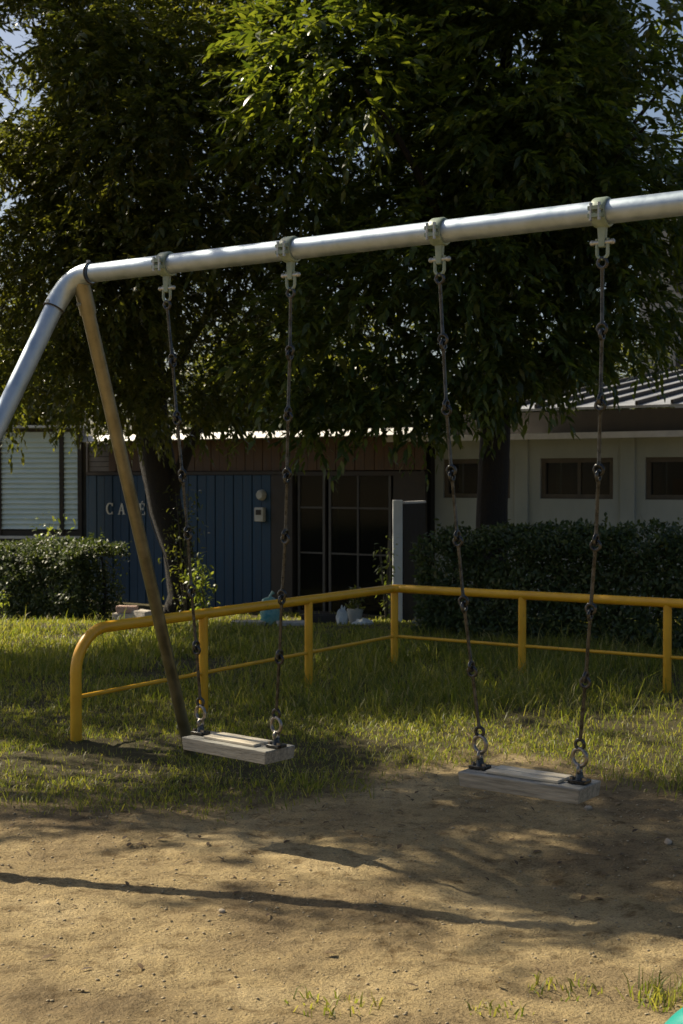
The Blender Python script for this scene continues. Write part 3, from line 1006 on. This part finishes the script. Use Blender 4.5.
def crown_leaves(clumps, n_sprays, spray_len, n_leaf, leaf_l, leaf_w, droop, reject=None, center=None):
    cl = np.array([[*c] for c in clumps])            # x y z rx ry rz
    vol = (cl[:, 3] * cl[:, 4] + cl[:, 3] * cl[:, 5])
    pick = rng.choice(len(cl), n_sprays, p=vol / vol.sum())
    d = rdir(n_sprays)
    rad = rng.random(n_sprays) ** .28
    O = cl[pick, :3] + d * cl[pick, 3:6] * rad[:, None]
    if reject is not None:
        k = reject(O); O = O[k]; d = d[k]; pick = pick[k]
    n = len(O)
    ax = d * np.array([1, 1, .6]) + rdir(n) * .55
    if center is not None: ax = ax + .35 * unit(O - np.array(center))
    ax[:, 2] -= .15
    ax = unit(ax)
    sl = spray_len * (.6 + .8 * rng.random(n))
    side = unit(np.cross(ax, np.array([0, 0, 1.0]) + .3 * rdir(n)))
    Ps, Ds, Ls = [], [], []
    for k in range(n_leaf):
        t = (k + .6) / n_leaf
        P = O + ax * (sl * t)[:, None] + np.array([0, 0, -1.0]) * (sl * t * t * droop)[:, None]
        sg = 1 if k % 2 else -1
        D = ax * (.55 + .5 * t) + side * sg * (.75 * (1 - .55 * t)) + np.array([0, 0, -1.0]) * (droop * (.35 + .8 * t)) + rdir(n) * .50
        Ps.append(P); Ds.append(D); Ls.append(leaf_l * (.65 + .6 * rng.random(n)) * (1.1 - .35 * t))
    P = np.concatenate(Ps); D = unit(np.concatenate(Ds)); L = np.concatenate(Ls) * np.tile(.75 + .5 * rng.random(n), n_leaf)
    N = np.array([0, 0, 1.0]) + rdir(len(P)) * .55
    return leaves(P, D, N, L, L * leaf_w * (.8 + .4 * rng.random(len(L))), .22 * droop / .5, .14)


def proj(O):
    """pixel coordinates of points, used to shape a crown's outline"""
    x, y, z = O[:, 0], O[:, 1], O[:, 2] - EYE
    f = y * CP - z * SP; v = y * SP + z * CP
    return 341.5 + F * x / f, 512 - F * v / f


def make_tree(label, base, trunk_pts, trunk_r, limbs, clumps, leaf_args, mat, reject=None, group=None, leaf_name="crown"):
    t = thing("tree", label, "tree", base, group)
    m = MB()
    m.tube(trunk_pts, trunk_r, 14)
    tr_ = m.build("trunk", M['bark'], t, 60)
    for a, tgt, r0 in limbs:
        p0 = trunk_pts[a]
        mid = p0.lerp(tgt, .5) + Vector((0, 0, .35))
        n = 9
        m = MB().tube(bez(p0, mid, tgt, n), [r0 * (1 - .8 * k / n) for k in range(n + 1)], 8)
        m.build("limb", M['bark'], tr_, 60)
    V, Fc = crown_leaves(clumps, *leaf_args, reject, center=np.mean([c[:3] for c in clumps], 0))
    np_mesh(leaf_name, V, Fc, mat, t)
    return t


def ell_clumps(c, rad, n, r0, r1, shell=.55, seed=1, zmin=None):
    rs = np.random.default_rng(seed)
    out = []
    while len(out) < n:
        d = rs.normal(size=3); d /= np.linalg.norm(d)
        k = shell + (1 - shell) * rs.random()
        p = np.array(c) + d * np.array(rad) * k
        if zmin and p[2] < zmin: continue
        r = r0 + (r1 - r0) * rs.random()
        out.append((*p, r * 1.1, r * 1.1, r * .8))
    return out


# right tree: long drooping leaves
cr = (1.65, 13.1, 5.4)
clR = ell_clumps(cr, (2.55, 2.0, 3.2), 58, .55, .95, .35, 3)
clR += [(at(300, 345, 11.6).x, 11.6, at(300, 345, 11.6).z, .55, .5, .4), (at(420, 400, 11.8).x, 11.8, at(420, 400, 11.8).z, .6, .5, .3),
        (at(330, 60, 10.9).x, 10.9, at(330, 60, 10.9).z, .7, .6, .6), (at(285, 150, 11.4).x, 11.4, at(285, 150, 11.4).z, .5, .5, .45),
        (at(600, 330, 12.4).x, 12.4, at(600, 330, 12.4).z, .6, .6, .45), (at(500, 340, 11.6).x, 11.6, at(500, 340, 11.6).z, .8, .6, .5),
        (at(380, 300, 11.5).x, 11.5, at(380, 300, 11.5).z, .8, .6, .5), (at(650, 240, 13).x, 13, at(650, 240, 13).z, .5, .6, .5)]
for px_c, py_c, Y_c, r_c in ((300, 425, 11.9, .3), (345, 432, 11.7, .28), (395, 425, 11.8, .3), (445, 420, 11.9, .32), (520, 405, 12.2, .3), (575, 398, 12.4, .3), (560, 320, 12, .6), (620, 290, 12.6, .6), (655, 330, 13, .5), (470, 365, 12, .6), (530, 360, 12.2, .55), (590, 355, 12.5, .5), (390, 385, 11.8, .6), (330, 395, 11.9, .55), (450, 250, 11.4, .7), (560, 230, 11.8, .7), (670, 200, 13, .5), (520, 120, 11.4, .8), (600, 90, 12, .8)):
    q = at(px_c, py_c, Y_c); clR.append((q.x, q.y, q.z, r_c, r_c * .9, r_c * .7))


def rejR(O):
    px, py = proj(O)
    low = np.interp(px, [230, 300, 430, 505, 540, 600, 640, 700], [418, 424, 416, 390, 376, 370, 362, 362])
    low = low + 44 * (fbm(px * .045, px * 0 + 3.3, 3) - .5) + 14 * rng.normal(size=len(px)) * .5
    k = py < low
    k &= ~((px > 622) & (py < 160) & (rng.random(len(px)) < .82))
    k &= ~((px > 630) & (py > 190) & (rng.random(len(px)) < .3))
    k &= ~((np.hypot((px - 520) / 1.3, py - 55) < 34 + 8 * np.sin(px * .3)) & (rng.random(len(px)) < .8))
    k &= px < 740
    return k


bR = Vector((at(491, 520, 13.4).x, 13.4, -.06))
tp = [bR + Vector((0, 0, -.1)), bR + Vector((.0, 0, .5)), bR + Vector((.01, 0, 1.2)), bR + Vector((.04, 0, 1.9)), bR + Vector((.05, .05, 2.8)), bR + Vector((.1, .05, 4.2)), bR + Vector((.15, 0, 6.0))]
limR = [(3, Vector((-.3, 11.6, 3.2)), .07), (3, Vector((3.1, 12.6, 3.6)), .07), (4, Vector((.2, 11.2, 4.6)), .07), (4, Vector((2.6, 11.6, 4.4)), .06), (4, Vector((3.3, 13.5, 5.4)), .06), (5, Vector((-.3, 12.6, 6.6)), .06), (5, Vector((2.6, 13.6, 7.4)), .06), (3, Vector((1.2, 11.3, 2.9)), .05)]
make_tree("big tree with long drooping leaves and a straight dark trunk behind the right hedge", bR, tp, [.20, .17, .155, .15, .13, .10, .05], limR, clR,
          (12800, .34, 14, .115, .36, .24), LEAF_R, rejR, "trees shading the playground")

# left tree: smaller leaves
cl = (-2.45, 14.5, 5.5)
clL = ell_clumps(cl, (2.4, 2.1, 3.5), 72, .5, .9, .35, 5)
clL += [(-2.2, 12.3, 5.4, .6, .5, .5), (-1.9, 12.2, 4.4, .6, .5, .5), (-1.3, 12.2, 4.6, .6, .5, .5), (-1.1, 12.1, 3.8, .6, .5, .5), (-.9, 12.6, 5.3, .6, .5, .5), (-.75, 13.4, 5.2, .8, .7, .7), (-.9, 13.2, 6.6, .8, .7, .7), (-1.2, 13.0, 7.8, .8, .7, .7), (-.5, 14.2, 4.2, .7, .7, .6), (-.6, 13.6, 6.0, .7, .7, .6), (-2.0, 13.0, 8.6, .8, .8, .6), (-.4, 14, 3.2, .6, .6, .5), (-.7, 13.9, 8.4, .8, .8, .6),
        (at(60, 360, 13.4).x, 13.4, at(60, 360, 13.4).z, .8, .7, .5), (at(170, 380, 13.6).x, 13.6, at(170, 380, 13.6).z, .8, .7, .5), (at(20, 260, 13.6).x, 13.6, at(20, 260, 13.6).z, .8, .7, .7),
        (at(240, 330, 14).x, 14, at(240, 330, 14).z, .6, .6, .6), (at(230, 400, 14).x, 14, at(230, 400, 14).z, .5, .6, .35), (at(-20, 380, 13.8).x, 13.8, at(-20, 380, 13.8).z, .7, .6, .5)]


def rejL(O):
    px, py = proj(O)
    low = np.interp(px, [-100, 0, 60, 130, 200, 300], [425, 420, 418, 422, 428, 425])
    low = low + 26 * (fbm(px * .05 + 9, px * 0 + 8.3, 3) - .5) + 7 * rng.normal(size=len(px))
    k = py < low
    k &= ~((px < 46 + 10 * np.sin(py * .09)) & (py > 5) & (py < 125) & (rng.random(len(px)) < .93))
    k &= ~((px < 30) & (py > 165) & (py < 215) & (rng.random(len(px)) < .8))
    return k


bL = Vector((at(178, 606, 15.6).x, 15.6, -.22))
tl = lambda px, py, Y=15.6: at(px, py, Y)
tpL = [bL + Vector((0, 0, -.1)), tl(183, 595), tl(178, 550), tl(166, 510), tl(157, 460), tl(151, 420), tl(150, 350), tl(155, 230), tl(160, 100)]
limL = [(3, Vector((-1.2, 15.0, 2.6)), .09), (5, Vector((-4.0, 14.0, 3.4)), .08), (5, Vector((-1.0, 14.2, 3.6)), .08), (6, Vector((-3.6, 13.4, 4.8)), .07), (6, Vector((-.8, 15, 5.0)), .07), (7, Vector((-3.3, 14.8, 6.8)), .06), (7, Vector((-1.6, 13.6, 6.6)), .05)]
make_tree("big tree with small leaves and a leaning dark trunk in front of the blue wall", bL, tpL, [.23, .175, .175, .19, .205, .20, .16, .11, .05], limL, clL,
          (14000, .33, 14, .088, .42, .24), LEAF_L, rejL, "trees shading the playground")

def rejS(O):
    """gaps in the two crowns left of the view: where they let the sun reach the ground"""
    sx = O[:, 0] + .9 * O[:, 2]; sy = O[:, 1] - .65 * O[:, 2]
    u = rng.random(len(O))
    k = ~((sx > .1) & (sy > 6.1) & (sy < 7.95) & (u < .93))
    k &= ~((sx < -.35) & (sy > 5.9) & (sy < 7.1) & (u < .88))
    k &= ~((sx < -.3) & (sy <= 5.9) & (u < .10))
    k &= ~((sx > -.65) & (sx < .38) & (sy > 4.5) & (sy < 5.25) & (u < .88))
    k &= ~((sx > .55) & (sx < 1.5) & (sy > 3.9) & (sy < 4.5) & (u < .35))
    k &= ~(((sx - .75) ** 2 + (sy - 5.2) ** 2 < .06) & (u < .6))
    return k


# tree left of the frame: only its shadow reaches the dirt
ct = (-4.15, 8.9, 5.6)
clT = ell_clumps(ct, (1.75, 1.2, 1.3), 19, .45, .7, .4, 9)
bT = Vector((-4.9, 9.4, -.02))
tpT = [bT, bT + Vector((.1, 0, 1.5)), bT + Vector((.3, -.1, 3)), bT + Vector((.6, -.3, 4.5)), bT + Vector((.75, -.5, 5.6))]
limT = [(2, Vector((-3.3, 8.6, 5.0)), .06), (3, Vector((-4.6, 8.2, 6.0)), .05), (3, Vector((-3.4, 9.2, 6.2)), .05)]
make_tree("slim tree just left of the view whose shadow dapples the dirt", bT, tpT, [.14, .12, .11, .08, .04], limT, clT,
          (1450, .5, 12, .12, .34, .4), LEAF_L, rejS, "trees shading the playground")

ct2 = (-5.35, 12.2, 5.1)
clT2 = ell_clumps(ct2, (1.8, 1.4, 1.7), 20, .5, .8, .4, 15)
bT2 = Vector((-5.6, 12.6, -.03))
tpT2 = [bT2, bT2 + Vector((.05, 0, 1.5)), bT2 + Vector((.1, -.1, 3)), bT2 + Vector((.2, -.3, 4.5)), bT2 + Vector((.25, -.4, 6.2))]
limT2 = [(2, Vector((-4.3, 11.6, 4.6)), .06), (3, Vector((-6.4, 12.0, 5.6)), .05), (3, Vector((-4.6, 13.0, 5.8)), .05)]
make_tree("rounder tree left of the view whose shadow falls on the grass by the guard rail", bT2, tpT2, [.16, .14, .12, .09, .04], limT2, clT2,
          (2300, .5, 12, .12, .34, .4), LEAF_L, rejS, "trees shading the playground")
# trees beyond the buildings
for k, (x, y, hgt, rad, lb) in enumerate(((-6.5, 27, 5.2, 2.6, "background tree crown showing above the cafe roof, behind the leaning tree"), (-.6, 26, 4.9, 2.7, "background tree behind the right part of the cafe roof"), (4.3, 29, 5.2, 2.4, "background tree behind the white building's metal roof"))):
    b_ = Vector((x, y, -.3))
    tpp = [b_, b_ + Vector((.05, 0, 1.2)), b_ + Vector((0, .1, 2.5)), b_ + Vector((.1, 0, 4.2))]
    make_tree(lb, b_, tpp, [.2, .17, .14, .06], [(1, b_ + Vector((-1.6, 0, 3)), .07), (2, b_ + Vector((1.7, -.3, 3.6)), .06)],
              ell_clumps((x, y, hgt * .56), (rad * .9, rad * .7, hgt * .38), 26, .6, 1.0, .4, 30 + k), (2600, .6, 12, .19, .38, .3), LEAF_L, None, "trees beyond the buildings")

# pale vine on the left tree's trunk
MB().tube([at(175, 607, 15.35), at(172, 585, 15.3), at(164, 555, 15.3), at(152, 525, 15.3), at(147, 505, 15.35)], .005, 6).build("vine", M['twig'], None, 60)
tag(bpy.data.objects["vine"], "thin pale vine climbing the left edge of the leaning trunk", "vine")


def shrub(name, label, cat, px, py, Y, n, spread, hgt, ll, mat, group=None, droop=.3, low=0):
    base = at(px, py, Y); base.z = float(gz(Y))
    t = thing(name, label, cat, base, group)
    top = at(px, py, Y).z
    m = MB(); stems = 4
    tips = []
    for k in range(stems):
        q = base + Vector((random.uniform(-.4, .4) * spread, random.uniform(-.4, .4) * spread, hgt * random.uniform(.7, 1)))
        tips.append(q)
        m.tube(bez(base, base.lerp(q, .5) + Vector((0, 0, .1 * hgt)), q, 5), [.008, .007, .006, .005, .004, .003], 5)
    m.build("stem", M['twig'], t)
    k = rng.integers(0, stems, n); tt = low + (1 - low) * rng.random(n) ** .6
    b0 = np.array(base); tp_ = np.array([list(v) for v in tips])
    O = b0 + (tp_[k] - b0) * tt[:, None] + rng.normal(size=(n, 3)) * spread * .16
    O[:, 2] = np.maximum(O[:, 2], base.z + .02)
    D = rdir(n) + np.array([0, 0, -.1])
    V, Fc = leaves(O, D, np.array([0, 0, 1.0]) + rdir(n) * .6, ll * (.6 + .7 * rng.random(n)), ll * .38 * np.ones(n), droop)
    np_mesh("foliage", V, Fc, mat, t)
    return t


shrub("sapling", "leafy sapling with yellow green leaves beside the leaning trunk", "sapling", 205, 612, 14.8, 260, .42, .80, .075, LEAF_S)
shrub("ivy", "dark ivy clump hanging on the right side of the leaning trunk", "ivy", 186, 612, 15.3, 520, .55, 1.5, .06, LEAF_L)
shrub("shoot", "yellow green shoot growing left of the white pillar", "plant", 386, 625, 14.3, 110, .22, 1.02, .06, LEAF_S)
shrub("weed", "tall yellow green weed sticking out above the left hedge", "weed", 46, 612, 16.2, 260, .75, 1.22, .07, LEAF_S, low=.7)
shrub("weed", "small bright weed at the foot of the left hedge, at the photo's left edge", "weed", 2, 618, 14.5, 60, .18, .38, .07, LEAF_S)


# ------------------------------------------------------------------ hedges
def hedge(label, p0, u, length, depth, h0, h1, n, ll, name="hedge"):
    u = Vector((u.x, u.y, 0)).normalized(); b = Vector((-u.y, u.x, 0))
    t = thing(name, label, "hedge", (p0.x, p0.y, float(gz(p0.y))), "clipped hedges behind the guard rail")
    a = rng.random(n) * length; bb = rng.random(n) * depth; hh = rng.random(n)
    # favour the surface: push many samples to front, top, ends
    side = rng.random(n)
    bb = np.where(side < .40, depth * .22 * rng.random(n), bb)
    hh = np.where((side >= .40) & (side < .72), 1 - .16 * rng.random(n), hh)
    a = np.where((side >= .72) & (side < .76), .15 * rng.random(n), a)
    a = np.where((side >= .76) & (side < .80), length - .15 * rng.random(n), a)
    hole = fbm(a * 4.5 + 3 + p0.x, hh * 3.2 + bb * 4, 3)
    kp = rng.random(n) < np.clip((hole - .30) * 6, .12, 1)
    a, bb, hh, n = a[kp], bb[kp], hh[kp], int(kp.sum())
    lump = fbm(a * 2.2 + p0.x * 7, bb * 2.2 + hh * 3, 3) - .5
    top = (h0 + (h1 - h0) * a / length) * (1 + .16 * (fbm(a * 3 + 31, bb * 3, 3) - .5))
    top = top * (1 - .22 * np.clip(1 - bb / (depth * .45), 0, 1) ** 2)
    bb = bb + .22 * lump * (1 - bb / depth)
    base = np.array(p0)[None, :2] + a[:, None] * np.array([u.x, u.y]) + bb[:, None] * np.array([b.x, b.y])
    z = gz(base[:, 1]) + .03 + hh * top
    O = np.column_stack([base, z])
    out = np.column_stack([-b.x * (bb < depth * .4), -b.y * (bb < depth * .4), (hh > .8) * 1.0])
    # stray shoots above the clipped top and out of the front
    ns = int(length * 9); sa = rng.integers(0, n, ns); per = 9
    tops = O[np.argsort(-O[:, 2] + .2 * rng.random(n))[:n // 6]]
    st = tops[rng.integers(0, len(tops), ns)]
    sd = np.column_stack([rng.normal(size=ns) * .35, rng.normal(size=ns) * .35, np.ones(ns)])
    sl2 = .05 + .13 * rng.random(ns)
    ex = (st[:, None] + sd[:, None] * (sl2[:, None] * np.linspace(.1, 1, per)[None])[..., None]).reshape(-1, 3)
    O = np.concatenate([O, ex]); out = np.concatenate([out, np.tile([0, 0, .4], (len(ex), 1))]); n = len(O)
    D = rdir(n) * .9 + out * .5
    N = out + rdir(n) * .7 + np.array([0, 0, .5])
    V, Fc = leaves(O, D, N, ll * (.45 + .95 * rng.random(n)), ll * .55 * (.6 + .4 * rng.random(n)), .1)
    np_mesh("foliage", V, Fc, LEAF_H, t)
    k = 0; x = .2
    while x < length:
        q = p0 + u * x + b * (depth * .5); q.z = float(gz(q.y))
        MB().tube([q, q + Vector((.03, .02, .35)), q + Vector((-.02, .05, .75))], [.022, .017, .008], 6).build("stem", M['bark'], t, 60)
        x += .45
    return t


hedge("long dark clipped hedge in front of the white building", Vector((.66, 12.15, 0)), UB, 4.3, .75, .90, 1.03, 60000, .055)
hedge("shorter sunlit clipped hedge in front of the pale blue shed", Vector((-5.0, 16.55, 0)), UB, 2.5, .8, .93, .90, 40000, .055)


# ------------------------------------------------------------------ small things by the buildings
def ground_at(px, py, Y):
    p = at(px, py, Y); p.z = float(gz(Y)); return p


# stacked bricks and stones beside the left tree
def block(px, Y, h, size, yaw, mat, label, seed, name="brick"):
    p = at(px, 600, Y); p.z = float(gz(Y)) + h + size[2] / 2
    import bmesh
    bm = bmesh.new(); bmesh.ops.create_cube(bm, size=1)
    bmesh.ops.subdivide_edges(bm, edges=bm.edges, cuts=4, use_grid_fill=True)
    rs = random.Random(seed)
    o = rs.random() * 20
    for v in bm.verts:
        k = 1 + .22 * (float(fbm(v.co.x * 3 + o, v.co.y * 3 + v.co.z * 2.3 + o, 3)) - .5)
        v.co = Vector((v.co.x * size[0] * k, v.co.y * size[1] * k, v.co.z * size[2] * k))
    bmesh.ops.bevel(bm, geom=[e for e in bm.edges if e.calc_face_angle(0) > .8], offset=.008, segments=2, affect='EDGES')
    me = bpy.data.meshes.new(name); bm.to_mesh(me); bm.free(); me.materials.append(mat)
    ob = link(bpy.data.objects.new(name, me)); ob.location = p; ob.rotation_euler = (0, 0, yaw)
    tag(ob, label, name.replace('_', ' '), "masonry lying beside the left tree")


block(127, 14.5, 0, (.30, .15, .10), -.35, M['stone'], "lower left pale stone block of the heap by the left hedge", 1, "stone_block")
block(143, 14.4, 0, (.26, .14, .13), -.8, M['stone'], "pale stone block right of the pink brick, its end in the sun", 2, "stone_block")
block(127, 14.5, .105, (.22, .11, .075), -.2, M['brick'], "pinkish brick on top of the lower left stone block", 3)
block(167, 14.5, 0, (.12, .11, .09), .3, M['stone'], "small pale stone at the foot of the leaning trunk", 4, "stone_block")
for px, Y, sx, lb in ((248, 13.3, .34, "flat grey slab lying in the grass left of the teal sack"), (292, 13.2, .30, "flat grey slab lying right of the teal sack")):
    block(px, Y, -.02, (sx, .22, .06), .1, M['stone'], lb, int(px), "stone_slab")

# teal and pale green plastic sack
b0 = ground_at(270, 637, 13.35)
sack = thing("plastic_sack", "teal and pale green plastic sack standing in the grass before the cafe", "sack", b0)
vs = []; fs = []; seg = 20; rows = [(0, .085), (.03, .105), (.12, .10), (.20, .088), (.255, .07), (.275, .03)]
for h_, r_ in rows:
    for k in range(seg):
        a = 2 * math.pi * k / seg
        wob = 1 + .12 * math.sin(3 * a + h_ * 20) + .08 * math.sin(7 * a - h_ * 33)
        vs.append(b0 + Vector((math.cos(a) * r_ * wob * .95, math.sin(a) * r_ * wob * .6, h_)))
for i in range(len(rows) - 1):
    for k in range(seg):
        fs.append((i * seg + k, i * seg + (k + 1) % seg, (i + 1) * seg + (k + 1) % seg, (i + 1) * seg + k))
fs.append(tuple(range((len(rows) - 1) * seg, len(rows) * seg))); fs.append(tuple(range(seg))[::-1])
MB().add(vs, fs).build("bag", M['tealbag'], sack, 60)
MB().tube([b0 + Vector((0, 0, .268)), b0 + Vector((.01, 0, .30)), b0 + Vector((.035, 0, .325))], [.022, .012, .022], 10).build("knot", M['tealbag'], sack, 60)

# potted plant, tray, crumpled cloth
b1 = ground_at(355, 638, 13.6)
pot = thing("flower_pot", "pale flower pot with a dark upright plant near the sliding doors", "flower pot", b1)
MB().tube([b1, b1 + Vector((0, 0, .12)), b1 + Vector((0, 0, .15)), b1 + Vector((0, 0, .152)), b1 + Vector((0, 0, .13))], [.055, .078, .085, .07, .066], 20).build("pot", M['pot'], pot, 40)
MB().tube([b1 + Vector((0, 0, .12)), b1 + Vector((0, 0, .132))], .066, 16).build("soil", M['soil'], pot, 40)
n = 150
O = np.array(b1) + np.column_stack([rng.normal(size=n) * .035, rng.normal(size=n) * .035, .14 + .22 * rng.random(n)])
V_, F_ = leaves(O, rdir(n) + np.array([0, 0, .6]), rdir(n) + np.array([0, 0, .8]), .05 + .04 * rng.random(n), .018 * np.ones(n), .2)
pl = np_mesh("foliage", V_, F_, LEAF_L, pot)
b2 = ground_at(325, 634, 13.8)
tray = thing("planter_tray", "long low grey planter tray on the ground left of the flower pot", "planter", b2)
m = MB(); rt = Matrix.Rotation(-.2, 3, 'Z')
for c, sz in (((0, -.09, .045), (.46, .012, .09)), ((0, .09, .045), (.46, .012, .09)), ((-.224, 0, .045), (.012, .168, .09)), ((.224, 0, .045), (.012, .168, .09)), ((0, 0, .006), (.436, .168, .012))):
    m.box(b2 + rt @ Vector(c), sz, rt)
m.build("tray", M['darkwood'], tray)
m = MB(); m.box(b2 + rt @ Vector((0, 0, .04)), (.43, .162, .055), rt).build("soil", M['soil'], tray)


def crumple(px, Y, s, label, seed, name="plastic_bag"):
    import bmesh
    bm = bmesh.new(); bmesh.ops.create_icosphere(bm, subdivisions=4, radius=1)
    for v in bm.verts:
        c = v.co
        k = .75 + .75 * abs(float(fbm(c.x * 2.2 + seed, c.y * 2.2 + c.z * 1.7, 3)) - .5) * 2
        v.co = Vector((c.x * s[0] * k, c.y * s[1] * k, max(-.6, c.z) * s[2] * k))
    me = bpy.data.meshes.new(name); bm.to_mesh(me); bm.free(); me.materials.append(M['cloth']); me.shade_smooth()
    o = link(bpy.data.objects.new(name, me)); o.location = ground_at(px, 636, Y) + Vector((0, 0, s[2] * .45))
    tag(o, label, "plastic bag", "white plastic bags on the ground")


crumple(342, 13.45, (.055, .04, .12), "upright crumpled white plastic bag between planter tray and flower pot", 3)
crumple(363, 13.3, (.09, .05, .04), "flat crumpled white plastic bag in front of the flower pot", 8)

# teal half-buried tyre at the lower right corner
tc = Vector((.884, 3.05, .002))
ty = thing("play_tyre", "teal painted half buried tyre at the bottom right corner", "tyre", tc)
MB().torus(tc + Vector((0, 0, -.01)), (.75, .66, 0), .125, .072, 40, 18).build("tyre_tread", M['teal'], ty, 80)

bpy.context.view_layer.update()
